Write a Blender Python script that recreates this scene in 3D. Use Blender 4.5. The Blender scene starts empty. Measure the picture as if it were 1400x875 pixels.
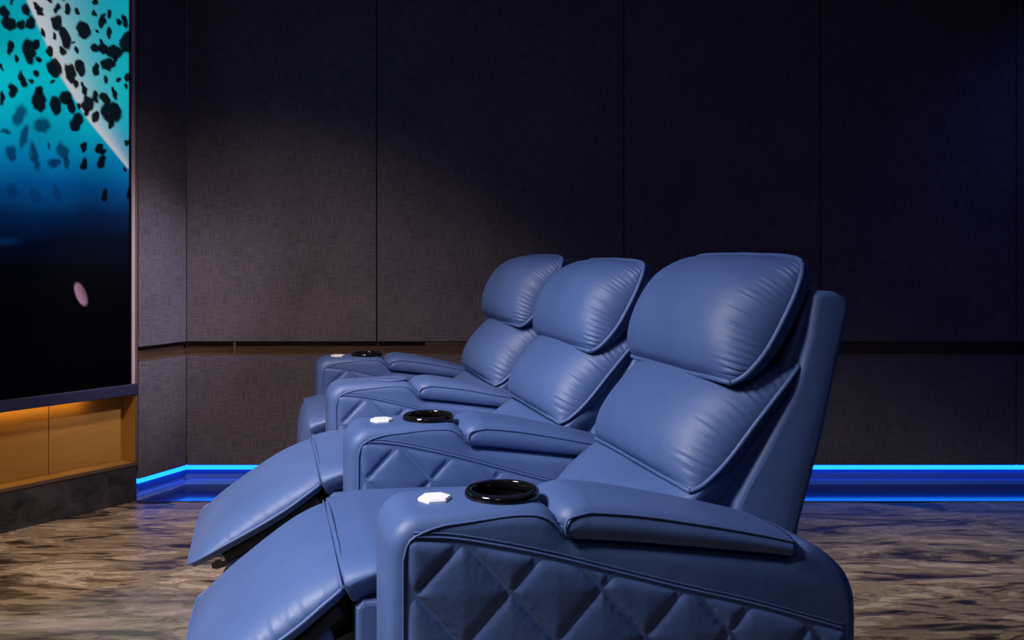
import bpy, bmesh, math, random
import numpy as np
from mathutils import Vector, Matrix
from mathutils import noise as mnoise

random.seed(7)
S = bpy.context.scene
COL = S.collection
R = math.radians

# ------------------------------------------------------------------ camera
EYE = 1.19
cam_d = bpy.data.cameras.new('camera')
cam_d.sensor_width = 36.0
cam_d.lens = 1250 / 1400 * 36.0
cam_d.shift_y = -87.5 / 1400
cam_d.clip_start = 0.02
cam = bpy.data.objects.new('camera', cam_d)
cam.location = (0, 0, EYE)
cam.rotation_euler = (R(90), 0, 0)
COL.objects.link(cam)
S.camera = cam

# ------------------------------------------------------------------ world, exposure
w = bpy.data.worlds.new('room_world'); S.world = w; w.use_nodes = True
w.node_tree.nodes['Background'].inputs[0].default_value = (0.35, 0.42, 0.8, 1)
w.node_tree.nodes['Background'].inputs[1].default_value = 0.02
S.view_settings.view_transform = 'Standard'
S.view_settings.look = 'None'
S.view_settings.exposure = 0.0
S.view_settings.gamma = 1.0
S.view_settings.use_curve_mapping = False

# ------------------------------------------------------------------ ceiling lamps and added fill lights
def aim(o, target):
    o.rotation_euler = (Vector(target) - o.location).to_track_quat('-Z', 'Y').to_euler()

def spot(name, loc, target, watts, col, size, blend=0.8, rad=0.15):
    d = bpy.data.lights.new(name, 'SPOT'); d.energy = watts; d.color = col
    d.spot_size = R(size); d.spot_blend = blend; d.shadow_soft_size = rad
    o = bpy.data.objects.new(name, d); o.location = loc; aim(o, target); COL.objects.link(o)
    return o

def area(name, loc, target, watts, col, sx, sy):
    d = bpy.data.lights.new(name, 'AREA'); d.energy = watts; d.color = col
    d.shape = 'RECTANGLE'; d.size = sx; d.size_y = sy
    o = bpy.data.objects.new(name, d); o.location = loc; aim(o, target); COL.objects.link(o)
    return o

spot('key_downlight', (-1.75, 0.8, 2.85), (-0.45, 2.0, 0.6), 760, (1.0, 0.97, 0.98), 66, 1.0, 0.45)
spot('front_fill', (-0.6, -0.5, 2.85), (0.1, 2.6, 0.8), 15, (0.9, 0.93, 1.0), 54, 1.0, 0.35)  # added weak fill from the front for the shaded chair sides
spot('far_seat_fill', (-1.35, 1.5, 2.85), (0.1, 3.1, 0.95), 150, (1.0, 0.97, 1.0), 38, 1.0, 0.35)  # added second key, brightens the far seats the main key misses
spot('wall_wash_downlight', (-1.0, 2.2, 2.9), (-1.3, 4.0, 0.0), 280, (1.0, 0.79, 0.66), 78, 1.0, 0.12)
spot('corner_fill', (1.0, 3.0, 2.9), (-1.84, 4.5, 0.9), 500, (0.88, 0.78, 1.0), 20, 1.0, 0.08)  # added narrow light, put in to lift the dark corner panel
spot('floor_downlight', (-1.6, 2.4, 2.9), (-1.75, 3.2, 0.0), 60, (1.0, 0.86, 0.72), 56, 1.0, 0.1)
spot('floor_downlight', (1.7, 2.7, 2.9), (1.6, 3.2, 0.0), 165, (1.0, 0.88, 0.76), 46, 1.0, 0.1)
spot('blue_corner_downlight', (3.0, 3.9, 2.9), (2.75, 4.75, 1.0), 16, (0.10, 0.14, 1.0), 80, 1.0, 0.1)
area('ambient_fill', (0.2, 2.2, 2.97), (0.2, 2.2, 0.0), 12, (0.34, 0.30, 1.0), 4.5, 3.5)  # added purple-blue ambient fill over the whole room

# ------------------------------------------------------------------ material helpers
def srgb(r, g, b):
    f = lambda c: (c / 12.92 if c <= 0.04045 else ((c + 0.055) / 1.055) ** 2.4)
    return (f(r / 255), f(g / 255), f(b / 255), 1)

def mat(name, col, rough=0.5, metal=0.0, spec=0.5):
    m = bpy.data.materials.new(name); m.use_nodes = True
    b = m.node_tree.nodes['Principled BSDF']
    b.inputs['Base Color'].default_value = col
    b.inputs['Roughness'].default_value = rough
    b.inputs['Metallic'].default_value = metal
    b.inputs['Specular IOR Level'].default_value = spec
    return m

def N(m, t, **kw):
    n = m.node_tree.nodes.new(t)
    for k, v in kw.items():
        if k in n.inputs: n.inputs[k].default_value = v
        else: setattr(n, k, v)
    return n

def L(m, a, b): m.node_tree.links.new(a, b)
def BS(m): return m.node_tree.nodes['Principled BSDF']

def ramp(m, fac, stops):
    r = N(m, 'ShaderNodeValToRGB'); e = r.color_ramp.elements
    while len(e) < len(stops): e.new(0.5)
    for el, (p, c) in zip(e, stops): el.position = p; el.color = c
    L(m, fac, r.inputs[0]); return r.outputs[0]

def coords(m, scale=(1, 1, 1), rot=(0, 0, 0)):
    tc = N(m, 'ShaderNodeTexCoord'); mp = N(m, 'ShaderNodeMapping')
    mp.inputs['Scale'].default_value = scale; mp.inputs['Rotation'].default_value = rot
    L(m, tc.outputs['Object'], mp.inputs[0]); return mp.outputs[0]

def bump(m, h, strength, dist):
    b = N(m, 'ShaderNodeBump'); b.inputs['Strength'].default_value = strength
    b.inputs['Distance'].default_value = dist
    L(m, h, b.inputs['Height']); L(m, b.outputs[0], BS(m).inputs['Normal'])

def leather_mat():
    m = mat('blue_leather', (0.08, 0.13, 0.34, 1), 0.52, 0, 0.5)
    v = coords(m)
    n1 = N(m, 'ShaderNodeTexNoise', Scale=6.0, Detail=3.0); L(m, v, n1.inputs['Vector'])
    c = ramp(m, n1.outputs[0], [(0.3, (0.055, 0.101, 0.262, 1)), (0.7, (0.068, 0.118, 0.295, 1))])
    L(m, c, BS(m).inputs['Base Color'])
    n2 = N(m, 'ShaderNodeTexNoise', Scale=320.0, Detail=2.0); L(m, v, n2.inputs['Vector'])
    n3 = N(m, 'ShaderNodeTexNoise', Scale=22.0, Detail=3.0); L(m, v, n3.inputs['Vector'])
    a = N(m, 'ShaderNodeMath', operation='MULTIPLY_ADD'); a.inputs[1].default_value = 4.0
    L(m, n3.outputs[0], a.inputs[0]); L(m, n2.outputs[0], a.inputs[2])
    bump(m, a.outputs[0], 0.18, 0.002)
    return m

def fabric_mat(name, c0, c1):
    m = mat(name, c0, 0.9, 0, 0.15)
    va = coords(m, (240, 240, 12)); vb = coords(m, (14, 14, 240))
    n1 = N(m, 'ShaderNodeTexNoise', Scale=1.0, Detail=2.0); L(m, va, n1.inputs['Vector'])
    n2 = N(m, 'ShaderNodeTexNoise', Scale=1.0, Detail=2.0); L(m, vb, n2.inputs['Vector'])
    vc = coords(m)
    n3 = N(m, 'ShaderNodeTexNoise', Scale=3.0, Detail=5.0); L(m, vc, n3.inputs['Vector'])
    a = N(m, 'ShaderNodeMath', operation='ADD'); L(m, n1.outputs[0], a.inputs[0]); L(m, n2.outputs[0], a.inputs[1])
    b = N(m, 'ShaderNodeMath', operation='MULTIPLY_ADD'); b.inputs[1].default_value = 0.5
    L(m, n3.outputs[0], b.inputs[0]); L(m, a.outputs[0], b.inputs[2])
    c = ramp(m, b.outputs[0], [(0.0, c0), (1.0, c1)])
    mr = N(m, 'ShaderNodeMapRange'); mr.inputs[1].default_value = 0.85; mr.inputs[2].default_value = 1.65
    L(m, b.outputs[0], mr.inputs[0])
    c = ramp(m, mr.outputs[0], [(0.1, c0), (0.9, c1)])
    L(m, c, BS(m).inputs['Base Color'])
    bump(m, a.outputs[0], 0.3, 0.001)
    return m

def floor_mat():
    m = mat('brown_marble', (0.1, 0.08, 0.06, 1), 0.3, 0, 0.22)
    v = coords(m, (0.5, 2.0, 1), (0, 0, R(-5)))
    n0 = N(m, 'ShaderNodeTexNoise', Scale=1.6, Detail=3.0); L(m, v, n0.inputs['Vector'])
    mx = N(m, 'ShaderNodeMix', data_type='VECTOR'); mx.inputs[0].default_value = 0.28
    L(m, v, mx.inputs[4]); L(m, n0.outputs['Color'], mx.inputs[5])
    n1 = N(m, 'ShaderNodeTexNoise', Scale=5.2, Detail=10.0, Roughness=0.66, Distortion=0.9)
    L(m, mx.outputs[1], n1.inputs['Vector'])
    n5 = N(m, 'ShaderNodeTexNoise', Scale=14.0, Detail=6.0, Roughness=0.6, Distortion=0.6); L(m, mx.outputs[1], n5.inputs['Vector'])
    ad = N(m, 'ShaderNodeMath', operation='MULTIPLY_ADD'); ad.inputs[1].default_value = 0.45
    L(m, n5.outputs[0], ad.inputs[0]); L(m, n1.outputs[0], ad.inputs[2])
    c1 = ramp(m, ad.outputs[0], [(0.585, (0.020, 0.014, 0.011, 1)), (0.655, (0.085, 0.062, 0.048, 1)),
                                 (0.705, (0.28, 0.215, 0.145, 1)), (0.745, (0.165, 0.122, 0.080, 1)),
                                 (0.79, (0.46, 0.38, 0.28, 1)), (0.86, (0.26, 0.20, 0.14, 1))])
    bump(m, ad.outputs[0], 0.16, 0.05)
    n2 = N(m, 'ShaderNodeTexNoise', Scale=1.1, Detail=2.0); L(m, v, n2.inputs['Vector'])
    f2 = ramp(m, n2.outputs[0], [(0.56, (0, 0, 0, 1)), (0.7, (0.35, 0.35, 0.35, 1))])
    # one grey-green and slate coloured vein cluster in the slab before the screen
    tc = N(m, 'ShaderNodeTexCoord'); sub = N(m, 'ShaderNodeVectorMath', operation='SUBTRACT'); sub.inputs[1].default_value = (-1.15, 3.02, 0)
    L(m, tc.outputs['Object'], sub.inputs[0])
    mul = N(m, 'ShaderNodeVectorMath', operation='MULTIPLY'); mul.inputs[1].default_value = (1 / 0.62, 1 / 0.24, 0); L(m, sub.outputs[0], mul.inputs[0])
    ln_ = N(m, 'ShaderNodeVectorMath', operation='LENGTH'); L(m, mul.outputs[0], ln_.inputs[0])
    ns = N(m, 'ShaderNodeMath', operation='MULTIPLY_ADD'); ns.inputs[1].default_value = -1.6; L(m, n0.outputs[0], ns.inputs[0]); L(m, ln_.outputs['Value'], ns.inputs[2])
    f3 = ramp(m, ns.outputs[0], [(0.0, (0.62, 0.62, 0.62, 1)), (0.35, (0, 0, 0, 1))])
    fm = N(m, 'ShaderNodeMix', data_type='RGBA', blend_type='LIGHTEN'); fm.inputs[0].default_value = 1.0
    L(m, f2, fm.inputs[6]); L(m, f3, fm.inputs[7]); f2 = fm.outputs[2]
    n4 = N(m, 'ShaderNodeTexNoise', Scale=8.0, Detail=7.0, Distortion=0.9); L(m, mx.outputs[1], n4.inputs['Vector'])
    c2 = ramp(m, n4.outputs[0], [(0.40, (0.018, 0.024, 0.045, 1)), (0.48, (0.10, 0.12, 0.10, 1)), (0.54, (0.05, 0.06, 0.09, 1)), (0.62, (0.17, 0.15, 0.17, 1))])
    mc = N(m, 'ShaderNodeMix', data_type='RGBA'); L(m, f2, mc.inputs[0]); L(m, c1, mc.inputs[6]); L(m, c2, mc.inputs[7])
    L(m, mc.outputs[2], BS(m).inputs['Base Color'])
    return m

def stone_mat(name, c0, c1, rough):
    m = mat(name, c0, rough)
    v = coords(m, (2, 2, 2))
    n1 = N(m, 'ShaderNodeTexNoise', Scale=5.0, Detail=8.0, Roughness=0.65, Distortion=1.0); L(m, v, n1.inputs['Vector'])
    L(m, ramp(m, n1.outputs[0], [(0.35, c0), (0.68, c1)]), BS(m).inputs['Base Color'])
    return m

def wood_mat(name, c0, c1, rough=0.4):
    m = mat(name, c0, rough)
    v = coords(m, (3, 3, 45))
    n1 = N(m, 'ShaderNodeTexNoise', Scale=1.5, Detail=4.0, Distortion=0.6); L(m, v, n1.inputs['Vector'])
    L(m, ramp(m, n1.outputs[0], [(0.3, c0), (0.7, c1)]), BS(m).inputs['Base Color'])
    return m

def emit_mat(name, col, s):
    m = bpy.data.materials.new(name); m.use_nodes = True
    nt = m.node_tree; nt.nodes.remove(nt.nodes['Principled BSDF'])
    e = nt.nodes.new('ShaderNodeEmission'); e.inputs[0].default_value = col; e.inputs[1].default_value = s
    nt.links.new(e.outputs[0], nt.nodes['Material Output'].inputs[0])
    return m

LEATHER = leather_mat()
FABRIC = fabric_mat('woven_wall_fabric', (0.058, 0.050, 0.066, 1), (0.138, 0.120, 0.146, 1))
BACKING = mat('dark_backing', (0.03, 0.027, 0.034, 1), 0.9)
CEIL = mat('dark_ceiling_paint', (0.03, 0.03, 0.04, 1), 0.9)
MARBLE = floor_mat()
BORDER = stone_mat('dark_polished_border', (0.006, 0.006, 0.012, 1), (0.03, 0.025, 0.03, 1), 0.10)
BASESTONE = stone_mat('dark_marble_skirting', (0.012, 0.012, 0.016, 1), (0.055, 0.052, 0.06, 1), 0.3)
BRONZE = mat('bronze_trim', (0.20, 0.13, 0.085, 1), 0.4, 0.6)
WOOD = wood_mat('groove_wood', (0.035, 0.02, 0.012, 1), (0.075, 0.045, 0.028, 1))
GOLDWOOD = wood_mat('recess_wood', (0.25, 0.125, 0.022, 1), (0.31, 0.16, 0.03, 1), 0.45)
GREYMETAL = mat('grey_frame_metal', (0.34, 0.29, 0.33, 1), 0.45, 0.0)
LIP = mat('screen_lip_paint', (0.018, 0.018, 0.05, 1), 0.4)
BLACKGLOSS = mat('black_gloss', (0.004, 0.004, 0.005, 1), 0.06)
BLACKMATT = mat('black_matt', (0.006, 0.006, 0.007, 1), 0.6)
STEEL = mat('dark_steel', (0.10, 0.095, 0.09, 1), 0.35, 1.0)
CHROME = mat('bright_steel', (0.8, 0.8, 0.8, 1), 0.25, 0.3)
WHITE = mat('white_plastic', (0.86, 0.85, 0.88, 1), 0.3)
PLINTH = mat('plinth_gloss_paint', (0.07, 0.15, 0.42, 1), 0.3)
LED_BLUE = emit_mat('blue_led', (0.006, 0.155, 1.0, 1), 4.6)
LED_AMBER = emit_mat('amber_led', (1.0, 0.55, 0.12, 1), 16.0)

# ------------------------------------------------------------------ object helpers
def link(name, me, m=None, parent=None, loc=(0, 0, 0), smooth=False):
    o = bpy.data.objects.new(name, me); COL.objects.link(o)
    if m is not None and not me.materials: me.materials.append(m)
    if parent is not None: o.parent = parent
    o.location = loc
    if smooth:
        me.polygons.foreach_set('use_smooth', [True] * len(me.polygons))
    return o

def tag(o, label, cat=None, group=None, kind=None):
    o['label'] = label
    if cat: o['category'] = cat
    if group: o['group'] = group
    if kind: o['kind'] = kind
    return o

def struct(o, label=None):
    o['kind'] = 'structure'
    if label: o['label'] = label
    return o

def box_bm(bm, x0, x1, y0, y1, z0, z1):
    vs = [bm.verts.new(p) for p in [(x0, y0, z0), (x1, y0, z0), (x1, y1, z0), (x0, y1, z0),
                                    (x0, y0, z1), (x1, y0, z1), (x1, y1, z1), (x0, y1, z1)]]
    for f in ((3, 2, 1, 0), (4, 5, 6, 7), (0, 1, 5, 4), (1, 2, 6, 5), (2, 3, 7, 6), (3, 0, 4, 7)):
        bm.faces.new([vs[i] for i in f])

def bm_mesh(name, bm, bev=0.0, seg=2):
    if bev > 0:
        bmesh.ops.bevel(bm, geom=list(bm.edges), offset=bev, segments=seg, affect='EDGES', profile=0.5)
    bmesh.ops.recalc_face_normals(bm, faces=bm.faces)
    me = bpy.data.meshes.new(name); bm.to_mesh(me); bm.free(); return me

def box(name, b, m, parent=None, bev=0.0, loc=(0, 0, 0)):
    bm = bmesh.new(); box_bm(bm, *b)
    return link(name, bm_mesh(name, bm, bev), m, parent, loc)

def catmull(pts, n):
    """n points along a smooth curve through pts (any dimension), by arc length"""
    P = np.array(pts, float)
    P = np.vstack([2 * P[0] - P[1], P, 2 * P[-1] - P[-2]])
    out = []
    for i in range(1, len(P) - 2):
        p0, p1, p2, p3 = P[i - 1:i + 3]
        for t in np.linspace(0, 1, 16, endpoint=False):
            out.append(0.5 * (2 * p1 + (p2 - p0) * t + (2 * p0 - 5 * p1 + 4 * p2 - p3) * t * t + (3 * p1 - p0 - 3 * p2 + p3) * t ** 3))
    out.append(P[-2]); out = np.array(out)
    d = np.concatenate([[0], np.cumsum(np.linalg.norm(np.diff(out, axis=0), axis=1))])
    u = np.linspace(0, d[-1], n)
    return np.stack([np.interp(u, d, out[:, k]) for k in range(P.shape[1])], axis=1)

def tube_mesh(name, pts, r, closed=False, sides=6, m=None):
    P = [Vector(p) for p in pts]; n = len(P)
    verts, faces = [], []
    prev = None
    for i, p in enumerate(P):
        a = P[(i - 1) % n] if closed or i > 0 else p
        b = P[(i + 1) % n] if closed or i < n - 1 else p
        t = (b - a).normalized()
        if prev is None:
            ref = Vector((0, 0, 1)) if abs(t.z) < 0.9 else Vector((1, 0, 0))
            x = (ref - t * ref.dot(t)).normalized()
        else:
            x = (prev - t * prev.dot(t)).normalized()
        prev = x; y = t.cross(x)
        for k in range(sides):
            an = 2 * math.pi * k / sides
            verts.append(p + (x * math.cos(an) + y * math.sin(an)) * r)
    m_ = n if closed else n - 1
    for i in range(m_):
        j = (i + 1) % n
        for k in range(sides):
            k2 = (k + 1) % sides
            faces.append((i * sides + k, j * sides + k, j * sides + k2, i * sides + k2))
    if not closed:
        faces.append(tuple(range(sides - 1, -1, -1)))
        faces.append(tuple((n - 1) * sides + k for k in range(sides)))
    me = bpy.data.meshes.new(name); me.from_pydata([tuple(v) for v in verts], [], faces)
    bm = bmesh.new(); bm.from_mesh(me); bmesh.ops.recalc_face_normals(bm, faces=bm.faces); bm.to_mesh(me); bm.free()
    me.polygons.foreach_set('use_smooth', [True] * len(me.polygons))
    if m: me.materials.append(m)
    return me

def extrude_mesh(name, prof, y0, y1, bev, seg=4, hole=None):
    """closed (x,z) outline extruded along y, rim edges bevelled"""
    bm = bmesh.new()
    a = [bm.verts.new((x, y0, z)) for x, z in prof]
    b = [bm.verts.new((x, y1, z)) for x, z in prof]
    bm.faces.new(a); bm.faces.new(b[::-1]); n = len(prof)
    rim = []
    for i in range(n):
        j = (i + 1) % n
        bm.faces.new((a[j], a[i], b[i], b[j]))
    bm.edges.ensure_lookup_table()
    for e in bm.edges:
        s0 = e.verts[0].co.y == e.verts[1].co.y
        if s0: rim.append(e)
    bmesh.ops.recalc_face_normals(bm, faces=bm.faces)
    bmesh.ops.bevel(bm, geom=rim, offset=bev, segments=seg, affect='EDGES', profile=0.5, clamp_overlap=True)
    bmesh.ops.recalc_face_normals(bm, faces=bm.faces)
    me = bpy.data.meshes.new(name); bm.to_mesh(me); bm.free()
    return me

def lathe_mesh(name, prof, seg=48, m=None, cap=False):
    verts, faces = [], []
    for r, z in prof:
        for k in range(seg):
            an = 2 * math.pi * k / seg
            verts.append((r * math.cos(an), r * math.sin(an), z))
    for i in range(len(prof) - 1):
        for k in range(seg):
            k2 = (k + 1) % seg
            faces.append((i * seg + k, i * seg + k2, (i + 1) * seg + k2, (i + 1) * seg + k))
    if cap: faces.append(tuple((len(prof) - 1) * seg + k for k in range(seg)))
    me = bpy.data.meshes.new(name); me.from_pydata(verts, [], faces)
    bm = bmesh.new(); bm.from_mesh(me); bmesh.ops.remove_doubles(bm, verts=bm.verts, dist=1e-6)
    bmesh.ops.recalc_face_normals(bm, faces=bm.faces); bm.to_mesh(me); bm.free()
    if m: me.materials.append(m)
    return me

def cushion(name, seam, prof, hw, back=(0, 0), p=3.0, wr=0.0, freq=10, seed=0, nt=120, ns=60, corner=0.06):
    """padded cushion: seam = side edge line, prof = crown line, both (x,z) from one end to the other.
    Returns mesh and the loop of border points for the piping."""
    A = catmull(seam, nt + 1); B = catmull(prof, nt + 1)
    verts = []; loop_idx = []
    def hwt(t): return hw * (1 - corner * abs(2 * t - 1) ** 7)
    for i in range(nt + 1):
        t = i / nt
        for j in range(ns + 1):
            # denser toward the sides
            s = math.sin((2 * j / ns - 1) * math.pi / 2)
            e = (1 - abs(s) ** p) ** (1 / 2.0)
            x = A[i, 0] + (B[i, 0] - A[i, 0]) * e
            z = A[i, 1] + (B[i, 1] - A[i, 1]) * e
            if wr > 0:
                dirv = np.array([B[min(nt, i + 1), 1] - B[max(0, i - 1), 1], -(B[min(nt, i + 1), 0] - B[max(0, i - 1), 0])])
                dirv = dirv / (np.linalg.norm(dirv) + 1e-9)
                d = 1 - abs(s)
                side = 1 if s > 0 else -1
                ph = t * freq + 0.45 * mnoise.noise((t * 6, seed, side * 3.0)) + 0.35 * d * mnoise.noise((t * 9, d * 3, seed))
                n_ = math.floor(ph); fr = ph - n_
                r1 = random.Random(n_ * 31 + seed * 7 + side).random(); r2 = random.Random(n_ * 17 + seed * 5 + side * 3 + 99).random()
                reach = 0.035 + 0.095 * r2 ** 1.5
                k = math.exp(-(d / reach) ** 2) * min(1, d / 0.012) * min(1, 9 * t, 9 * (1 - t))
                h = wr * ((0.35 + 0.65 * r1) * (0.45 - math.exp(-((fr - 0.5) / 0.17) ** 2)) + 0.25 * mnoise.noise((t * freq * 2, d * 5, seed))) * k
                x += dirv[0] * h; z += dirv[1] * h
                # slow hand-stuffed unevenness
                g = 0.0022 * mnoise.noise((t * 2.5 + seed, s * 2.2, 3.3)) * min(1, d * 6)
                x += dirv[0] * g; z += dirv[1] * g
            verts.append((x, s * hwt(t), z))
    idx = lambda i, j: i * (ns + 1) + j
    faces = [(idx(i, j), idx(i, j + 1), idx(i + 1, j + 1), idx(i + 1, j)) for i in range(nt) for j in range(ns)]
    border = [idx(0, j) for j in range(ns + 1)] + [idx(i, ns) for i in range(1, nt + 1)] + \
             [idx(nt, j) for j in range(ns - 1, -1, -1)] + [idx(i, 0) for i in range(nt - 1, 0, -1)]
    base = len(verts)
    # back skin: border pulled toward the back
    cen = np.mean([verts[b] for b in border], axis=0)
    ring = border
    for q, (f, g) in enumerate(((0.96, 0.55), (0.85, 0.9), (0.5, 1.0))):
        start = len(verts)
        for b in border:
            v = np.array(verts[b]); nv = cen + (v - cen) * f
            nv[0] += back[0] * g; nv[2] += back[1] * g
            verts.append(tuple(nv))
        nr = list(range(start, start + len(border)))
        for k in range(len(border)):
            k2 = (k + 1) % len(border)
            faces.append((ring[k2], ring[k], nr[k], nr[k2]))
        ring = nr
    faces.append(tuple(ring))
    me = bpy.data.meshes.new(name); me.from_pydata(verts, [], faces)
    loop = [verts[b] for b in border]
    bm = bmesh.new(); bm.from_mesh(me); bmesh.ops.recalc_face_normals(bm, faces=bm.faces); bm.to_mesh(me); bm.free()
    me.polygons.foreach_set('use_smooth', [True] * len(me.polygons))
    me.materials.append(LEATHER)
    return me, loop

# ================================================================== THE ROOM
CEILZ = 3.0
WALLY = 4.75
XR = 3.4
P_CORNER = Vector((-1.691, WALLY, 0))
P_RET = Vector((-1.818, 4.457, 0))
P0 = Vector((-1.822, 4.44, 0))
SD = Vector((-0.575, -0.818, 0)).normalized()       # along the screen wall, toward the viewer's side
SLEN = 4.2
PL = P0 + SD * SLEN

def slab(name, b, m): return struct(box(name, b, m))

fl = slab('floor', (-4.6, XR + 0.2, -1.6, WALLY + 0.2, -0.1, 0.0), MARBLE)
tag(fl, 'polished brown marble floor with dark streaks and pale veins')
ce = slab('ceiling', (-4.6, XR + 0.2, -1.6, WALLY + 0.2, CEILZ, CEILZ + 0.1), CEIL)

# a wall made of an upper and a lower row of fabric panels, a wooden groove between and a lit toe recess below
Z_TOE, Z_G0, Z_G1 = 0.1025, 0.681, 0.745
def panel_wall(name, a, b, joints_up, joints_lo, label, brackets=(), ext=(0, 0)):
    """a -> b along the floor; the room lies to the right-hand side of that direction turned clockwise"""
    d = (b - a); ln = d.length; d.normalize()
    root = bpy.data.objects.new(name, None)
    # local frame: x along, y into the wall (away from the room)
    ang = math.atan2(d.y, d.x)
    bm = bmesh.new(); box_bm(bm, 0, ln, 0.045, 0.14, 0, CEILZ)
    w_ = link(name, bm_mesh(name, bm), BACKING)
    w_.location = a; w_.rotation_euler = (0, 0, ang)
    struct(w_, label)
    def row(js, z0, z1, nm):
        js = [0] + list(js) + [ln]
        for x0, x1 in zip(js[:-1], js[1:]):
            g0 = 0.0025 if x0 > 0 else 0.0; g1 = 0.0025 if x1 < ln else 0.0
            box('wall_panel', (x0 + g0, x1 - g1, 0, 0.0449, z0, z1), FABRIC, w_, 0.004)
    row(joints_up, Z_G1, CEILZ - 0.001, 'upper')
    row(joints_lo, Z_TOE, Z_G0 - 0.006, 'lower')
    box('groove_board', (-ext[0], ln + ext[1], 0.034, 0.0448, Z_G0, Z_G1), WOOD, w_)
    box('groove_ledge', (-ext[0] * 0.6, ln + ext[1] * 0.6, -0.001, 0.0338, Z_G0 - 0.006, Z_G0), BRONZE, w_)
    for x0, x1 in brackets:
        box('groove_block', (x0, x1, 0.006, 0.0336, Z_G0, Z_G1), BRONZE if x1 - x0 < 0.05 else WOOD, w_)
    box('toe_board', (-ext[0], ln + ext[1], 0.030, 0.0447, 0.0, Z_TOE), PLINTH, w_)
    led = box('led_strip', (-ext[0] * 0.3, ln + ext[1] * 0.3, 0.003, 0.018, Z_TOE - 0.022, Z_TOE - 0.001), LED_BLUE, w_)
    led['label'] = 'glowing cyan blue light strip under the wall panels'
    box('toe_trim', (-ext[0], ln + ext[1], 0.016, 0.0298, 0.0, 0.022), mat_toe, w_)
    return w_

mat_toe = mat('toe_trim_metal', (0.10, 0.26, 1.0, 1), 0.3, 0.0)
jx = [-0.703, 0.581, 1.604, 2.622]
wall_back = panel_wall('wall_back', P_CORNER, Vector((XR, WALLY, 0)), [x + 1.691 for x in jx], [2.05, 2.622 + 1.691],
                       'dark woven fabric panel wall with a wooden groove', [(0.243, 0.253), (1.24, 1.62)], ext=(0.03, 0))
wall_corner = panel_wall('wall_corner', P_RET, P_CORNER, [], [], 'narrow fabric wall panel in the corner beside the screen', ext=(0, 0.03))
wall_right = panel_wall('wall_right', Vector((XR, WALLY, 0)), Vector((XR, -1.5, 0)), [1.2, 2.4, 3.6, 4.8], [2.4, 4.8],
                        'fabric panel wall on the side of the room')
slab('wall_rear', (-4.6, XR + 0.2, -1.6, -1.5, 0, CEILZ), BACKING)

# dark polished border of the floor along the panel walls
bm = bmesh.new()
def pd(px, py):          # floor point seen at a photo pixel
    Y = EYE * 1250 / (py - 350); return ((px - 700) * Y / 1250, Y)
pts = [(-1.822, 4.42), (-1.73, 4.40), (-1.60, 4.425), (XR - 0.3, 4.425), (XR - 0.3, -1.5), (XR, -1.5), (XR, WALLY), (-1.691, WALLY)]
vs = [bm.verts.new((x, y, 0.0)) for x, y in pts]; f = bm.faces.new(vs)
ex = bmesh.ops.extrude_face_region(bm, geom=[f]); bmesh.ops.translate(bm, vec=(0, 0, 0.004), verts=[v for v in ex['geom'] if isinstance(v, bmesh.types.BMVert)])
fb = link('floor_border', bm_mesh('floor_border', bm), BORDER); struct(fb, 'dark polished stone border of the floor along the panel wall')

# ---------------- screen wall
ang = math.atan2(SD.y, SD.x)
# local frame: x along SD (away from the corner), +y = out of the wall into the room?  n = right-hand normal
nrm = Vector((0.818, -0.575, 0))
def lw(s, n, z): return P0 + SD * s + nrm * n + Vector((0, 0, z))
ysign = 1 if (Matrix.Rotation(ang, 3, 'Z') @ Vector((0, 1, 0))).dot(nrm) > 0 else -1
bm = bmesh.new()
def sb(bm, s0, s1, n0, n1, z0, z1):
    a, b = sorted((n0 * ysign, n1 * ysign)); box_bm(bm, s0, s1, a, b, z0, z1)
sb(bm, 0, SLEN, -0.30, -0.16, 0, CEILZ)
wl = link('wall_left', bm_mesh('wall_left', bm), BACKING); wl.location = P0; wl.rotation_euler = (0, 0, ang)
struct(wl, 'dark wall that carries the big screen, with an amber lit recess')
def spart(name, s0, s1, n0, n1, z0, z1, m, bev=0.0, parent=wl):
    bm = bmesh.new(); sb(bm, s0, s1, n0, n1, z0, z1); return link(name, bm_mesh(name, bm, bev), m, parent)
js = [0.0, 0.381, 1.0, 1.62, 2.24, 2.86, 3.48, SLEN]
for a, b in zip(js[:-1], js[1:]):
    o = spart('recess_panel', a + 0.002, b - 0.002, -0.16, -0.095, 0.19, 0.519, GOLDWOOD, 0.002)
    o['label'] = 'golden brown wooden panel of the lit recess'
spart('recess_end', 0.0, 0.012, -0.094, -0.0, 0.192, 0.515, GOLDWOOD)
spart('recess_shelf', 0, SLEN, -0.159, 0.0, 0.172, 0.19, GOLDWOOD)
spart('shelf_edge', 0, SLEN, 0.0005, 0.006, 0.178, 0.192, BRONZE)
for a, b in zip([0, 1.25, 2.5, 3.4], [1.25, 2.5, 3.4, SLEN]):
    o = spart('stone_skirting', a + 0.001, b - 0.001, -0.16, 0.0, 0.0, 0.171, BASESTONE, 0.002)
    o['label'] = 'dark veined marble skirting slab'
spart('screen_ledge', 0.0, SLEN, -0.159, 0.012, 0.52, 0.572, LIP, 0.003)
o = spart('amber_led_strip', 0.22, SLEN, -0.06, -0.048, 0.511, 0.5195, LED_AMBER); o['label'] = 'warm amber light strip hidden under the screen ledge'
spart('screen_surround', 0.0, SLEN, -0.159, -0.05, 0.5725, CEILZ - 0.001, BACKING)
spart('edge_trim', 0.012, 0.028, -0.049, 0.004, 0.5725, CEILZ - 0.001, GREYMETAL)
spart('edge_trim', 0.0, 0.0115, -0.049, 0.006, 0.5725, CEILZ - 0.001, BRONZE)
spart('edge_trim', 0.0, 0.010, 0.0005, 0.006, 0.193, 0.519, BRONZE)

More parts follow.
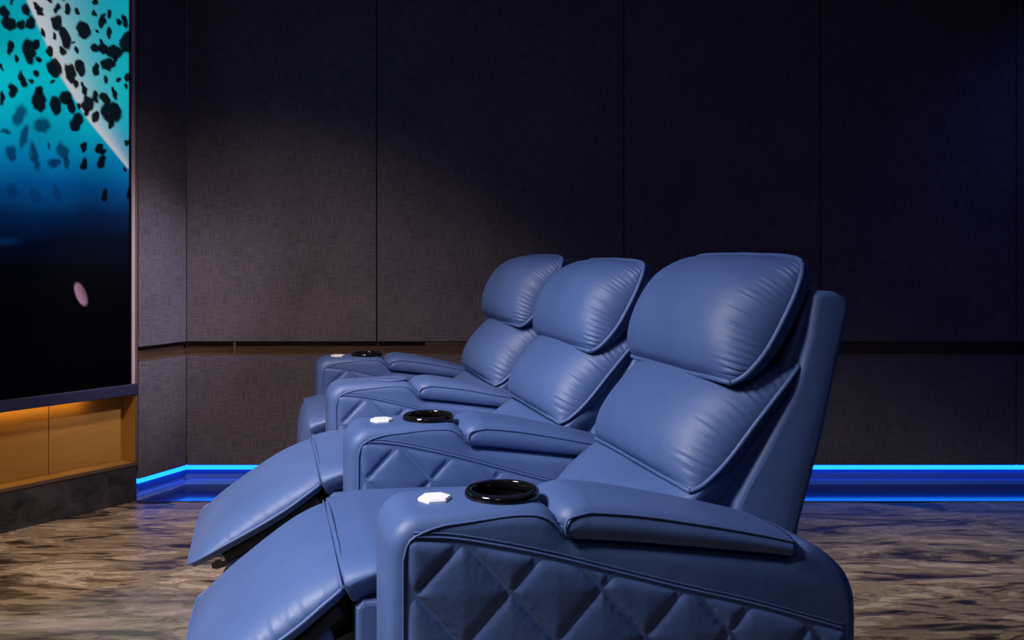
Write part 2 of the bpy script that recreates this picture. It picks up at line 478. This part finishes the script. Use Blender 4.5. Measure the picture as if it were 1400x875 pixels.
# the big screen: a grid whose vertex colours are the picture it shows
def pix_to_sz(px, py):
    k = (px - 700) / 1250
    s = (k * P0.y - P0.x) / (SD.x - k * SD.y)
    Y = P0.y + SD.y * s
    return s, EYE - (py - 350) * Y / 1250
SC0, SC1, SZ0, SZ1 = 0.030, 2.4, 0.5735, 2.75
STEP = 0.005
ns_ = int((SC1 - SC0) / STEP); nz_ = int((SZ1 - SZ0) / STEP)
gs = np.linspace(SC0, SC1, ns_ + 1); gz = np.linspace(SZ0, SZ1, nz_ + 1)
GS, GZ = np.meshgrid(gs, gz)
# picture coordinates, in units of about one photo pixel on the visible part of the screen
U = (0.643 - GS) / 0.643 * 187.0
V = (1.19 - GZ) / 4.15 * 1250 + 350
def vnoise(x, y, sc, seed):
    rng = np.random.RandomState(seed); n = 64; T = rng.rand(n, n)
    xi = x / sc; yi = y / sc; x0 = np.floor(xi).astype(int); y0 = np.floor(yi).astype(int)
    fx = xi - x0; fy = yi - y0; fx = fx * fx * (3 - 2 * fx); fy = fy * fy * (3 - 2 * fy)
    g = lambda a, b: T[a % n, b % n]
    return (g(x0, y0) * (1 - fx) + g(x0 + 1, y0) * fx) * (1 - fy) + (g(x0, y0 + 1) * (1 - fx) + g(x0 + 1, y0 + 1) * fx) * fy
cl = np.array([[c for c in srgb(*k)[:3]] for k in
     [(6, 120, 142), (8, 150, 168), (4, 176, 190), (4, 160, 186), (3, 112, 160), (2, 66, 122), (1, 28, 66), (1, 8, 30), (1, 2, 8), (0, 0, 2)]])
vp = [-300, 0, 110, 165, 215, 255, 295, 330, 370, 420]
col = np.stack([np.interp(V + 14 * (vnoise(U, V, 40, 1) - 0.5), vp, cl[:, k]) for k in range(3)], axis=-1)
col *= (0.8 + 0.4 * vnoise(U, V, 60, 2))[..., None]
# pale diagonal ray: sharp lower-left edge, soft upper-right side
ex_, ey_ = [-150, 29, 79, 117, 171, 260], [-380, 0, 106, 161, 219, 300]
edge = np.interp(V, ey_, ex_)
d = U - edge
wdt = np.interp(V, [-100, 0, 100, 160, 219, 240], [60, 48, 36, 24, 10, 6])
ray = np.where(d > 0, np.exp(-(np.abs(d) / wdt) ** 1.6), np.exp(-(d / 2.0) ** 2)) * np.interp(V, [-300, 0, 200, 222, 236], [1, 1, 1, 0.9, 0])
ray *= np.interp(V, [150, 219], [1, .9])
pale = np.array(srgb(186, 184, 190)[:3])
col = col * (1 - 0.93 * ray[..., None]) + pale * 0.93 * ray[..., None]
# drifting rocks, traced by hand (x, y, rx, ry in the 2.917x enlargement)
rocks = [(95,75,12,22),(110,120,15,25),(30,140,25,22),(75,140,15,18),(10,25,10,15),(48,30,8,30),(15,100,14,20),(105,230,20,45),
 (38,230,10,25),(62,270,8,14),(130,50,9,16),(148,68,12,14),(210,100,20,28),(185,10,8,14),(212,40,12,20),(253,35,12,20),(290,35,8,12),
 (315,105,25,32),(245,150,18,40),(235,205,12,15),(185,215,12,18),(200,280,24,35),(262,290,20,35),(305,260,20,32),(368,255,13,22),
 (395,50,14,25),(360,25,8,12),(425,15,10,15),(425,95,10,20),(465,40,12,12),(490,30,10,25),(495,120,20,45),(365,170,16,18),(400,165,18,20),
 (445,170,30,25),(420,225,28,22),(408,293,10,14),(465,285,8,10),(495,305,8,14),(80,345,12,28),(130,315,9,13),(112,347,6,9),(45,390,14,25),
 (140,420,25,38),(205,425,18,35),(245,390,22,25),(265,420,15,30),(290,480,22,32),(320,345,10,25),(335,400,22,30),(365,365,12,22),
 (365,450,14,20),(405,370,20,20),(447,345,10,25),(435,425,40,38),(433,475,12,14),(155,510,25,25),(70,480,20,35),(85,565,14,40),
 (125,630,14,48),(40,635,14,28),(235,605,20,30),(200,655,22,18),(250,650,10,25),(320,577,11,20),(320,645,13,24),(380,580,16,18),(400,592,12,14),
 (390,635,16,25),(497,545,8,14),(493,658,8,12),(195,335,6,8),(160,150,8,14),(290,190,7,12),(275,165,6,8),(370,100,7,10),(45,770,18,25),
 (130,785,18,25),(210,775,14,30),(405,770,12,25),(5,310,6,12),(285,330,10,15),(130,200,14,20),(140,255,8,12),(140,375,10,14),(300,415,8,16),
 (330,440,8,14),(505,265,10,20),(505,760,8,20),(450,200,12,14),(390,140,8,10),(5,430,8,25),(20,550,16,8),(180,590,6,14),(200,155,8,12)]
rr = random.Random(3)
for _ in range(330):     # the part of the screen outside the photograph
    x = rr.uniform(-1500, -12); y = rr.uniform(-520, 760)
    a = rr.uniform(7, 24); rocks.append((x, y, a, a * rr.uniform(0.9, 1.9)))
for _ in range(60):
    x = rr.uniform(0, 510); y = rr.uniform(-520, -15); a = rr.uniform(7, 24); rocks.append((x, y, a, a * rr.uniform(0.9, 1.9)))
W1 = vnoise(U * 2.917, V * 2.917, 17, 5) - 0.5; W2 = vnoise(U * 2.917, V * 2.917, 17, 6) - 0.5
UX = U * 2.917 + 12 * W1; VX = V * 2.917 + 13 * W2
for (x, y, a, b) in rocks:
    faint = (y > 470 and x < 272)
    soft = 0.55 if faint else 0.22
    tilt = rr.uniform(-0.25, 0.25)
    j0 = 0; dx = UX - x; dy = VX - y
    q = np.sqrt(((dx + tilt * dy) / (a * 1.17)) ** 2 + (dy / (b * 1.14)) ** 2)
    k = np.clip((1 + soft / 2 - q) / soft, 0, 1) * (0.8 if faint else 0.985)
    if y > 740: k = k * (0.5 if x < 300 else 1)
    dark = np.array(srgb(2, 22, 66)[:3]) if faint else np.array(srgb(5, 6, 16)[:3])
    col = col * (1 - k[..., None]) + dark * k[..., None]
# small pink crescent
dx = U - 105; dy = V - 403
rx_ = dx * math.cos(0.38) - dy * math.sin(0.38); ry_ = dx * math.sin(0.38) + dy * math.cos(0.38)
q1 = np.sqrt((rx_ / 7.2) ** 2 + (ry_ / 17) ** 2)
k = np.clip((1.12 - q1) / 0.25, 0, 1)
pink = np.array(srgb(150, 108, 134)[:3]) * (1 - 0.65 * np.clip((rx_ + 3) / 10, 0, 1))[..., None]
col = col * (1 - k[..., None]) + pink * k[..., None]
# faint glint at the far edge, black bezel
k = 0.6 * np.exp(-((U - 8) / 14) ** 2 - ((V - 331) / 5) ** 2); col += np.array(srgb(0, 40, 80)[:3]) * k[..., None]
bez = (GS < 0.043) | (GZ < 0.592)
col[bez] = (0.0, 0.0, 0.0)
verts = np.zeros((GS.size, 3)); verts[:, 0] = GS.ravel(); verts[:, 1] = 0.0; verts[:, 2] = GZ.ravel()
W_ = ns_ + 1
ii, jj = np.meshgrid(np.arange(nz_), np.arange(ns_), indexing='ij')
q0 = (ii * W_ + jj).ravel()
faces = np.stack([q0, q0 + 1, q0 + W_ + 1, q0 + W_], axis=1)
me = bpy.data.meshes.new('display')
me.vertices.add(len(verts)); me.vertices.foreach_set('co', verts.ravel())
me.loops.add(faces.size); me.loops.foreach_set('vertex_index', faces.ravel().astype(np.int32))
me.polygons.add(len(faces)); me.polygons.foreach_set('loop_start', np.arange(0, faces.size, 4, dtype=np.int32))
me.update(calc_edges=True)
at = me.color_attributes.new('picture', 'FLOAT_COLOR', 'POINT')
at.data.foreach_set('color', np.concatenate([np.clip(col, 0, 1).reshape(-1, 3), np.ones((len(verts), 1))], axis=1).ravel())
SCREEN = bpy.data.materials.new('lit_screen'); SCREEN.use_nodes = True
nd = BS(SCREEN); nd.inputs['Base Color'].default_value = (0.0, 0.0, 0.0, 1); nd.inputs['Roughness'].default_value = 0.35
nd.inputs['Specular IOR Level'].default_value = 0.1
va = SCREEN.node_tree.nodes.new('ShaderNodeVertexColor'); va.layer_name = 'picture'
L(SCREEN, va.outputs[0], nd.inputs['Emission Color']); nd.inputs['Emission Strength'].default_value = 1.0
scr = bpy.data.objects.new('projection_screen', None); COL.objects.link(scr)
scr.location = P0; scr.rotation_euler = (0, 0, ang)
tag(scr, 'large wall screen showing black rocks on glowing turquoise space', 'screen')
disp = link('display', me, SCREEN, scr)
disp['label'] = 'lit picture of rocks, pale ray and small pink crescent'
bm = bmesh.new(); sb(bm, SC0, SC1, -0.045, -0.001, SZ0, SZ1)
link('housing', bm_mesh('housing', bm, 0.002), BLACKMATT, scr)
if ysign < 0: pass

# ================================================================== RECLINERS
ROW = R(14.8)
RS, RC = math.sin(ROW), math.cos(ROW)
ORG = Vector((-0.216, 1.6, 0))
PITCH = 0.8
FACE = math.pi + ROW

def arc(cx, cz, r, a0, a1, n):
    return [(cx + r * math.cos(R(a0 + (a1 - a0) * i / n)), cz + r * math.sin(R(a0 + (a1 - a0) * i / n))) for i in range(n + 1)]

# ---- arm body outline (x forward, z up)
arm_prof = [(0.013, 0.06)] + arc(-0.043, 0.701, 0.056, 0, 90, 8) + [(-0.15, 0.759), (-0.245, 0.757)] + \
    [(-0.268, 0.750), (-0.286, 0.732), (-0.298, 0.708), (-0.315, 0.698)] + [(-0.45, 0.679), (-0.60, 0.655), (-0.728, 0.634)] + \
    [tuple(q) for q in catmull([(-0.742, 0.645), (-0.765, 0.654), (-0.795, 0.644), (-0.832, 0.617), (-0.861, 0.585), (-0.876, 0.545), (-0.879, 0.50)], 22)] + [(-0.872, 0.06)]
AW = 0.1; ABEV = 0.030
def arm_side(z, top=0.758):
    q = z - (top - ABEV)
    return AW if q <= 0 else AW - ABEV + math.sqrt(max(0, ABEV ** 2 - q * q))
def arm_body(hole):
    me = extrude_mesh('arm_body', arm_prof[::-1], -AW, AW, ABEV, 6)
    if hole:
        a = bpy.data.objects.new('tmp_arm', me); COL.objects.link(a)
        cm = lathe_mesh('tmp_cut', [(0, -0.075), (0.058, -0.075), (0.058, 0.05), (0, 0.05)], 40)
        c = bpy.data.objects.new('tmp_cutter', cm); COL.objects.link(c); c.location = (CUP_X, 0, 0.757)
        md = a.modifiers.new('cut', 'BOOLEAN'); md.object = c; md.operation = 'DIFFERENCE'; md.solver = 'EXACT'
        bpy.context.view_layer.update()
        dg = bpy.context.evaluated_depsgraph_get()
        me2 = bpy.data.meshes.new_from_object(a.evaluated_get(dg))
        bpy.data.objects.remove(a); bpy.data.objects.remove(c)
        me = me2; me.name = 'arm_body'
    me.materials.clear(); me.materials.append(LEATHER)
    me.polygons.foreach_set('use_smooth', [True] * len(me.polygons))
    try: me.set_sharp_from_angle(angle=R(50))
    except Exception: pass
    return me
CUP_X, BTN_X = -0.205, -0.082
ARM_HOLE = arm_body(True); ARM_PLAIN = arm_body(False)

# ---- quilted side panel
q_top = [(-0.014, 0.716), (-0.03, 0.722), (-0.111, 0.711), (-0.248, 0.676), (-0.385, 0.633), (-0.522, 0.59), (-0.65, 0.552), (-0.779, 0.508), (-0.845, 0.485)]
def quilt_mesh():
    nu, nv = 230, 150
    us = np.linspace(-0.016, -0.846, nu + 1)
    tx = np.array([p[0] for p in q_top])[::-1]; tz = np.array([p[1] for p in q_top])[::-1]
    verts = []
    for i, u in enumerate(us):
        zt = np.interp(u, tx, tz)
        for j in range(nv + 1):
            v = j / nv; z = 0.09 + (zt - 0.09) * v
            zz = z - (0.625 + 0.055 * (u + 0.1))
            a = (u + 0.194) / 0.164 + zz / 0.176
            b = (u + 0.194) / 0.164 - zz / 0.176
            da = abs(a - round(a)); db = abs(b - round(b))
            dd = min(da, db) * 0.118
            h = 0.0078 * (1 - math.exp(-(dd / 0.0062) ** 1.1)) + 0.0025 * min(1, dd / 0.05)
            de = min(-0.016 - u, u + 0.846, (1 - v) * (zt - 0.09), v * (zt - 0.09))
            k = 1 - math.exp(-max(de, 0) / 0.008)
            # puckers near the lines
            h += 0.0011 * mnoise.noise((u * 90, z * 90, 1.0)) * math.exp(-dd / 0.012)
            verts.append((u, AW - 0.003 + h * k, z))
    idx = lambda i, j: i * (nv + 1) + j
    faces = [(idx(i, j), idx(i + 1, j), idx(i + 1, j + 1), idx(i, j + 1)) for i in range(nu) for j in range(nv)]
    border = [idx(i, 0) for i in range(nu + 1)] + [idx(nu, j) for j in range(1, nv + 1)] + [idx(i, nv) for i in range(nu - 1, -1, -1)] + [idx(0, j) for j in range(nv - 1, 0, -1)]
    st = len(verts)
    for b in border: verts.append((verts[b][0], AW - 0.02, verts[b][2]))
    n = len(border)
    for k in range(n):
        k2 = (k + 1) % n; faces.append((border[k], border[k2], st + k2, st + k))
    me = bpy.data.meshes.new('quilted_panel'); me.from_pydata(verts, [], faces)
    bm = bmesh.new(); bm.from_mesh(me); bmesh.ops.recalc_face_normals(bm, faces=bm.faces); bm.to_mesh(me); bm.free()
    me.polygons.foreach_set('use_smooth', [True] * len(me.polygons)); me.materials.append(LEATHER)
    return me
QUILT = quilt_mesh()
seam_pts = catmull([(-0.012, 0.10), (-0.012, 0.40), (-0.012, 0.66), (-0.014, 0.695), (-0.026, 0.722), (-0.07, 0.738), (-0.121, 0.742), (-0.20, 0.7465), (-0.25, 0.743), (-0.276, 0.728), (-0.292, 0.706)], 80)
SEAM_SIDE = tube_mesh('side_seam', [(x, (arm_side(z) if x < -0.02 else AW) + 0.0004, z) for x, z in seam_pts], 0.0024, m=LEATHER)
qs = catmull([(x, z + 0.004) for x, z in q_top[1:]], 80)
SEAM_Q = tube_mesh('quilt_seam', [(x, arm_side(z) + 0.0002, z) for x, z in qs], 0.0022, m=LEATHER)
SEAM_Q2 = tube_mesh('quilt_seam', [(x, arm_side(z + 0.007), z + 0.007) for x, z in qs], 0.0013, m=LEATHER)

# ---- arm pad
def pad_mesh():
    bot = [(-0.300, 0.702), (-0.42, 0.686), (-0.60, 0.658), (-0.736, 0.635)]
    seam = [(-0.300, 0.728), (-0.318, 0.744), (-0.42, 0.733), (-0.536, 0.710), (-0.65, 0.684), (-0.738, 0.661)]
    n = 60
    Bt = catmull(bot, n + 1); Sm = catmull(seam, n + 1)
    # cross section from near bottom, up the side, over the top to the far side
    verts = []; m = 34
    for i in range(n + 1):
        t = i / n
        crown = 0.024 * min(1, (t / 0.10) ** 0.5) * (1 - 0.55 * t)
        fr = 0.010 * math.exp(-t / 0.04)
        for j in range(m + 1):
            v = j / m
            if v < 0.2: y, zz, x = AW - 0.001, Bt[i, 1] + (Sm[i, 1] - Bt[i, 1]) * (v / 0.2), Bt[i, 0] + (Sm[i, 0] - Bt[i, 0]) * (v / 0.2); y += 0.007 * math.sin(math.pi * v / 0.2)
            elif v > 0.8: q = (1 - v) / 0.2; y, zz, x = -AW + 0.001, Bt[i, 1] + (Sm[i, 1] - Bt[i, 1]) * q, Bt[i, 0] + (Sm[i, 0] - Bt[i, 0]) * q; y -= 0.007 * math.sin(math.pi * q)
            else:
                q = (v - 0.2) / 0.6; s = 1 - 2 * q
                y = (AW - 0.001) * s; e = (1 - abs(s) ** 3.2) ** 0.5
                x = Sm[i, 0] + fr * 3.2 * e; zz = Sm[i, 1] + crown * e
            wv = 0.0016 * mnoise.noise((x * 60 + zz * 35, y * 22, 2.0)) * math.exp(-((t - 0.04) / 0.10) ** 2)
            zz += wv; y += wv * (1 if y > 0 else -1)
            if v < 0.2 or v > 0.8: x += 0.010 * math.exp(-t / 0.03) * math.sin(math.pi * min(1, max(0, (min(v, 1 - v)) / 0.2)))
            verts.append((x, y, zz))
    idx = lambda i, j: i * (m + 1) + j
    faces = [(idx(i, j), idx(i, j + 1), idx(i + 1, j + 1), idx(i + 1, j)) for i in range(n) for j in range(m)]
    faces.append(tuple(idx(0, j) for j in range(m, -1, -1))); faces.append(tuple(idx(n, j) for j in range(m + 1)))
    for i in range(n): faces.append((idx(i, m), idx(i, 0), idx(i + 1, 0), idx(i + 1, m)))
    me = bpy.data.meshes.new('arm_pad'); me.from_pydata(verts, [], faces)
    bm = bmesh.new(); bm.from_mesh(me); bmesh.ops.recalc_face_normals(bm, faces=bm.faces); bm.to_mesh(me); bm.free()
    me.polygons.foreach_set('use_smooth', [True] * len(me.polygons)); me.materials.append(LEATHER)
    sp = [(Bt[1, 0] + 0.002, AW + 0.001, Bt[1, 1] + 0.003), (Bt[0, 0] + 0.007, AW + 0.005, Bt[0, 1] + 0.009), (Sm[0, 0] + 0.009, AW + 0.005, Sm[0, 1] - 0.003),
          (Sm[0, 0] + 0.001, AW + 0.003, Sm[0, 1] + 0.009)] + [(x, AW + 0.0005, z) for x, z in Sm[6:]]
    sp = [tuple(q) for q in catmull(sp, 90)]
    return me, tube_mesh('pad_seam', sp, 0.0026, m=LEATHER)
PAD, PADSEAM = pad_mesh()

# ---- cup holder, button
CUP_RIM = lathe_mesh('cup_rim', [(0.0575, -0.004), (0.0665, -0.002), (0.0685, 0.004), (0.0672, 0.011), (0.0630, 0.0145), (0.0580, 0.0150), (0.0555, 0.0125), (0.0550, 0.004), (0.0545, -0.004), (0.0575, -0.004)], 56, BLACKGLOSS)
CUP_WELL = lathe_mesh('cup_well', [(0.0550, 0.006), (0.0540, -0.03), (0.0520, -0.066), (0.046, -0.071), (0.0, -0.071)], 48, BLACKGLOSS)
for m_ in (CUP_RIM, CUP_WELL): m_.polygons.foreach_set('use_smooth', [True] * len(m_.polygons))
def hex_mesh():
    bm = bmesh.new()
    rings = [(0.0300, 0.0), (0.0305, 0.004), (0.0280, 0.0072), (0.0, 0.0080)]
    vv = []
    for r, z in rings[:-1]:
        vv.append([bm.verts.new((r * math.cos(R(60 * k)), r * math.sin(R(60 * k)), z)) for k in range(6)])
    for a, b in zip(vv[:-1], vv[1:]):
        for k in range(6): bm.faces.new((a[k], a[(k + 1) % 6], b[(k + 1) % 6], b[k]))
    bm.faces.new(vv[-1]); bm.faces.new(vv[0][::-1])
    return bm_mesh('control_button', bm)
HEXM = hex_mesh(); HEXM.materials.append(WHITE)
LID = lathe_mesh('cup_lid', [(0.060, -0.002), (0.062, 0.003), (0.058, 0.006), (0.0, 0.0065)], 48, LEATHER)

def build_arm(parent, y, full=True):
    a = link('armrest', ARM_HOLE if full else ARM_PLAIN, None, parent, (0, y, 0))
    link('quilted_panel', QUILT, None, a)['label'] = 'diamond quilted blue leather side panel'
    link('side_seam', SEAM_SIDE, None, a); link('quilt_seam', SEAM_Q, None, a); link('quilt_seam', SEAM_Q2, None, a)
    link('arm_pad', PAD, None, a); link('pad_seam', PADSEAM, None, a)
    if full:
        link('cup_holder_rim', CUP_RIM, None, a, (CUP_X, 0, 0.757))['label'] = 'glossy black cup holder ring'
        link('cup_holder_well', CUP_WELL, None, a, (CUP_X, 0, 0.757))
        link('control_button', HEXM, None, a, (BTN_X, 0, 0.7575))['label'] = 'white hexagonal control button'
    else:
        link('cup_lid', LID, None, a, (CUP_X, 0, 0.758))
    return a

# ---- cushions (x forward, z up), each from bottom to top
HW = 0.288
HEAD, HEAD_LOOP = cushion('headrest', [(-0.735, 0.924), (-0.762, 0.945), (-0.81, 1.00), (-0.858, 1.082), (-0.890, 1.150), (-0.902, 1.174)],
    [(-0.708, 0.930), (-0.680, 0.962), (-0.676, 1.02), (-0.700, 1.09), (-0.752, 1.155), (-0.83, 1.19), (-0.905, 1.193)], HW, (-0.06, -0.01), 3.4, 0.0112, 22, 1, corner=0.085)
MID, MID_LOOP = cushion('back_cushion', [(-0.634, 0.706), (-0.664, 0.722), (-0.716, 0.768), (-0.783, 0.845), (-0.86, 0.930), (-0.885, 0.955)],
    [(-0.614, 0.719), (-0.590, 0.752), (-0.600, 0.815), (-0.645, 0.88), (-0.715, 0.94), (-0.80, 0.965), (-0.885, 0.958)], HW, (-0.05, -0.01), 3.2, 0.0100, 19, 5, corner=0.03)
LOW, LOW_LOOP = cushion('lumbar_cushion', [(-0.50, 0.555), (-0.55, 0.60), (-0.60, 0.65), (-0.67, 0.715), (-0.72, 0.75)],
    [(-0.455, 0.57), (-0.487, 0.603), (-0.548, 0.664), (-0.618, 0.708), (-0.69, 0.745)], HW, (-0.08, -0.03), 6.0, 0.0, 8, 9)
SEAT, SEAT_LOOP = cushion('seat_cushion', [(-0.56, 0.56), (-0.40, 0.578), (-0.20, 0.592), (-0.02, 0.598), (0.03, 0.590), (0.066, 0.5745)],
    [(-0.56, 0.585), (-0.40, 0.602), (-0.20, 0.617), (-0.02, 0.622), (0.03, 0.6175), (0.071, 0.6095)], HW + 0.004, (0, -0.05), 8.0, 0.0, 8, 3, corner=0.0)
def foot_data(k):
    # k: how far the rest is extended (1 = as the middle chair)
    seam = [(0.064, 0.5755), (0.085, 0.562), (0.11, 0.546), (0.16, 0.513), (0.23, 0.474), (0.33, 0.424), (0.405, 0.385)]
    prof = [(0.069, 0.610), (0.11, 0.597), (0.17, 0.572), (0.25, 0.524), (0.32, 0.474), (0.375, 0.425), (0.412, 0.378)]
    f = lambda L_: [(x if x < 0.1 else 0.1 + (x - 0.1) * k, z) for x, z in L_]
    return f(seam), f(prof)
FOOT = {}
for k in (1.0, 0.86):
    se, pr = foot_data(k)
    FOOT[k] = cushion('footrest', se, pr, HW + 0.003, (-0.012, -0.03), 5.0, 0.0024, 11, 11, corner=0.06)
FOLD = cushion('footrest', [(0.050, 0.578), (0.052, 0.55), (0.044, 0.50), (0.036, 0.38), (0.03, 0.22)],
               [(0.066, 0.607), (0.086, 0.570), (0.098, 0.50), (0.094, 0.38), (0.06, 0.21)], HW, (-0.03, 0), 5.0, 0.002, 8, 21, corner=0.02)

def pipe(name, loop, r, parent):
    return link(name, tube_mesh(name, loop, r, True, 8, LEATHER), None, parent)
HEAD_PIPE = tube_mesh('piping', HEAD_LOOP, 0.0062, True, 8, LEATHER)
MID_PIPE = tube_mesh('piping', MID_LOOP, 0.0054, True, 8, LEATHER)
FOOT_PIPE = {k: tube_mesh('piping', FOOT[k][1], 0.0042, True, 8, LEATHER) for k in FOOT}

# ---- back shell and inner board
shell_prof = [(-0.735, 0.30), (-0.715, 0.60), (-0.733, 0.678), (-0.800, 0.786), (-0.868, 0.900), (-0.905, 1.02), (-0.918, 1.104), (-0.932, 1.117), (-0.970, 1.114),
              (-1.000, 1.102), (-1.009, 1.082), (-0.984, 0.987), (-0.940, 0.803), (-0.885, 0.62), (-0.850, 0.42), (-0.845, 0.30)]
SHELL = extrude_mesh('back_shell', shell_prof, -0.290, 0.290, 0.016, 4)
SHELL.materials.append(LEATHER); SHELL.polygons.foreach_set('use_smooth', [True] * len(SHELL.polygons)); SHELL.set_sharp_from_angle(angle=R(45))
board_prof = [(-0.52, 0.30), (-0.55, 0.58), (-0.66, 0.70), (-0.755, 0.80), (-0.84, 0.905), (-0.875, 0.99), (-0.915, 1.09), (-0.945, 1.09), (-0.90, 0.80), (-0.84, 0.30)]
BOARD = extrude_mesh('back_board', board_prof, -0.268, 0.268, 0.012, 3)
BOARD.materials.append(LEATHER); BOARD.polygons.foreach_set('use_smooth', [True] * len(BOARD.polygons)); BOARD.set_sharp_from_angle(angle=R(45))
SHELL_SEAM = tube_mesh('shell_seam', [(x, 0.2745 + 0.013, z) for x, z in catmull([(p[0] - 0.018, p[1]) for p in shell_prof[1:7]], 40)], 0.0026, m=LEATHER)

# ---- base
base_prof = [(-0.80, 0.06), (0.034, 0.06), (0.046, 0.075), (0.046, 0.535), (0.034, 0.548), (-0.50, 0.54), (-0.80, 0.40)]
BASE = extrude_mesh('base', base_prof, -0.288, 0.288, 0.010, 3); BASE.materials.append(LEATHER)
FOOTPEG = lathe_mesh('leg', [(0.0, 0.0), (0.022, 0.0), (0.028, 0.008), (0.030, 0.0602), (0.0, 0.0602)], 20, BLACKMATT)

# ---- footrest mechanism
def bar_mesh(name, a, b, y, w_=0.022, th=0.005):
    a = Vector((a[0], 0, a[1])); b = Vector((b[0], 0, b[1])); d = (b - a).normalized(); n = Vector((-d.z, 0, d.x)) * w_ / 2
    bm = bmesh.new(); vs = []
    for yy in (y - th / 2, y + th / 2):
        for p in (a - d * w_ / 2 - n * 0.5, a - d * w_ / 2 + n * 0.5, a + n, b + n, b + d * w_ / 2 + n * 0.5, b + d * w_ / 2 - n * 0.5, b - n, a - n):
            vs.append(bm.verts.new((p.x, yy, p.z)))
    o1 = [vs[0], vs[1], vs[2], vs[3], vs[4], vs[5], vs[6], vs[7]]; o2 = vs[8:]
    bm.faces.new(o1); bm.faces.new(o2[::-1])
    for i in range(8): bm.faces.new((o1[i], o1[(i + 1) % 8], o2[(i + 1) % 8], o2[i]))
    return bm_mesh(name, bm)

def build_footrest(parent, k):
    me, loop = FOOT[k]
    f = link('footrest', me, None, parent); link('piping', FOOT_PIPE[k], None, f)
    X = lambda x: x if x < 0.1 else 0.1 + (x - 0.1) * k
    # double stitched seam across the top where the seat ends
    se, pr = foot_data(k); A = catmull(se, 200); B = catmull(pr, 200)
    for xo in (0.0695, 0.078):
        i = int(np.argmin(abs(B[:, 0] - xo))); pts = []
        for j in range(41):
            s = math.sin((2 * j / 40 - 1) * math.pi / 2); e = (1 - abs(s) ** 5) ** 0.5
            pts.append((A[i, 0] + (B[i, 0] - A[i, 0]) * e, s * (HW + 0.003), A[i, 1] + (B[i, 1] - A[i, 1]) * e + 0.0014))
        link('cross_seam', tube_mesh('cross_seam', pts, 0.0022, m=LEATHER), None, f)
    # dark carrier board and leather-wrapped lower rail under the cushion
    pf = [(X(x) - 0.006, z - 0.022) for x, z in se[1:-1]]
    prof = pf + [(x - 0.012, z - 0.022) for x, z in pf[::-1]]
    bme = extrude_mesh('carrier_board', prof, -0.272, 0.272, 0.004, 2); bme.materials.append(BLACKMATT)
    link('carrier_board', bme, None, f)
    pf = [(X(x) - 0.014, z - 0.050) for x, z in se[2:-1]]
    prof = pf + [(x - 0.010, z - 0.026) for x, z in pf[::-1]]
    for y0, y1 in ((-0.262, -0.212), (0.212, 0.262)):
        rme = extrude_mesh('lower_rail', prof, y0, y1, 0.006, 2); rme.materials.append(LEATHER)
        rme.polygons.foreach_set('use_smooth', [True] * len(rme.polygons)); rme.set_sharp_from_angle(angle=R(45))
        link('lower_rail', rme, None, f)
    pf = [(0.05, 0.535), (X(0.10), 0.515), (X(0.17), 0.470), (X(0.25), 0.425), (X(0.24), 0.34), (0.12, 0.20), (0.05, 0.16)]
    cme = extrude_mesh('mechanism_cover', pf, -0.205, 0.205, 0.006, 2); cme.materials.append(BLACKMATT)
    link('mechanism_cover', cme, None, parent)
    mech = bpy.data.objects.new('linkage', None); COL.objects.link(mech); mech.parent = parent
    for sy in (-1, 1):
        y = sy * 0.222
        for i, (a, b) in enumerate((((0.015, 0.47), (X(0.20), 0.40)), ((0.02, 0.36), (X(0.14), 0.475)), ((X(0.10), 0.47), (X(0.31), 0.345)), ((X(0.20), 0.40), (X(0.34), 0.365)))):
            link('link_bar', bar_mesh('link_bar', a, b, y + sy * 0.006 * i), STEEL, mech)
        for (x, z) in ((X(0.20), 0.40), (X(0.14), 0.475), (X(0.31), 0.345), (X(0.32), 0.388), (X(0.245), 0.425)):
            r_ = lathe_mesh('rivet', [(0, -0.018), (0.008, -0.018), (0.008, 0.018), (0.005, 0.022), (0, 0.022)], 14, CHROME)
            o = link('rivet', r_, None, mech, (x, y + sy * 0.02, z)); o.rotation_euler = (R(-90) * sy, 0, 0)
    return f

def recliner(i, label, foot, full_arm, far_arm=False, lean=0.0, drop=0.0):
    t = bpy.data.objects.new('recliner', None); COL.objects.link(t)
    wv = i * PITCH + 0.4
    t.location = ORG + Vector((-RS, RC, 0)) * wv
    t.rotation_euler = (0, 0, FACE)
    tag(t, label, 'recliner', 'row of joined blue leather recliners')
    b = link('base', BASE, None, t)
    for x in (-0.74, -0.05):
        for y in (-0.24, 0.24): link('leg', FOOTPEG, None, t, (x, y, 0))
        link('leg', FOOTPEG, None, t, (x, 0.4, 0))
        if far_arm: link('leg', FOOTPEG, None, t, (x, -0.4, 0))
    build_arm(t, 0.4, full_arm)
    if far_arm: build_arm(t, -0.4, True)
    link('seat_cushion', SEAT, None, t)
    sh = link('back_shell', SHELL, None, t, (lean, 0, 0)); link('shell_seam', SHELL_SEAM, None, sh)
    link('back_board', BOARD, None, t, (lean, 0, 0))
    link('lumbar_cushion', LOW, None, t, (lean * 0.5, 0, 0))
    c = link('back_cushion', MID, None, t, (lean, 0, 0)); link('piping', MID_PIPE, None, c)
    c = link('headrest', HEAD, None, t, (lean, 0, -drop)); link('piping', HEAD_PIPE, None, c)
    if foot is None:
        f = link('footrest', FOLD[0], None, t)
    else:
        build_footrest(t, foot)
    return t

recliner(0, 'blue leather recliner at the row end away from the wall, its quilted outer arm uncovered', 0.86, True)
recliner(1, 'blue leather recliner in the middle of the row, footrest raised, between the other two', 1.0, True, lean=0.024, drop=0.014)
recliner(2, 'blue leather recliner at the row end next to the wall, footrest folded down', None, False, True, lean=0.020)
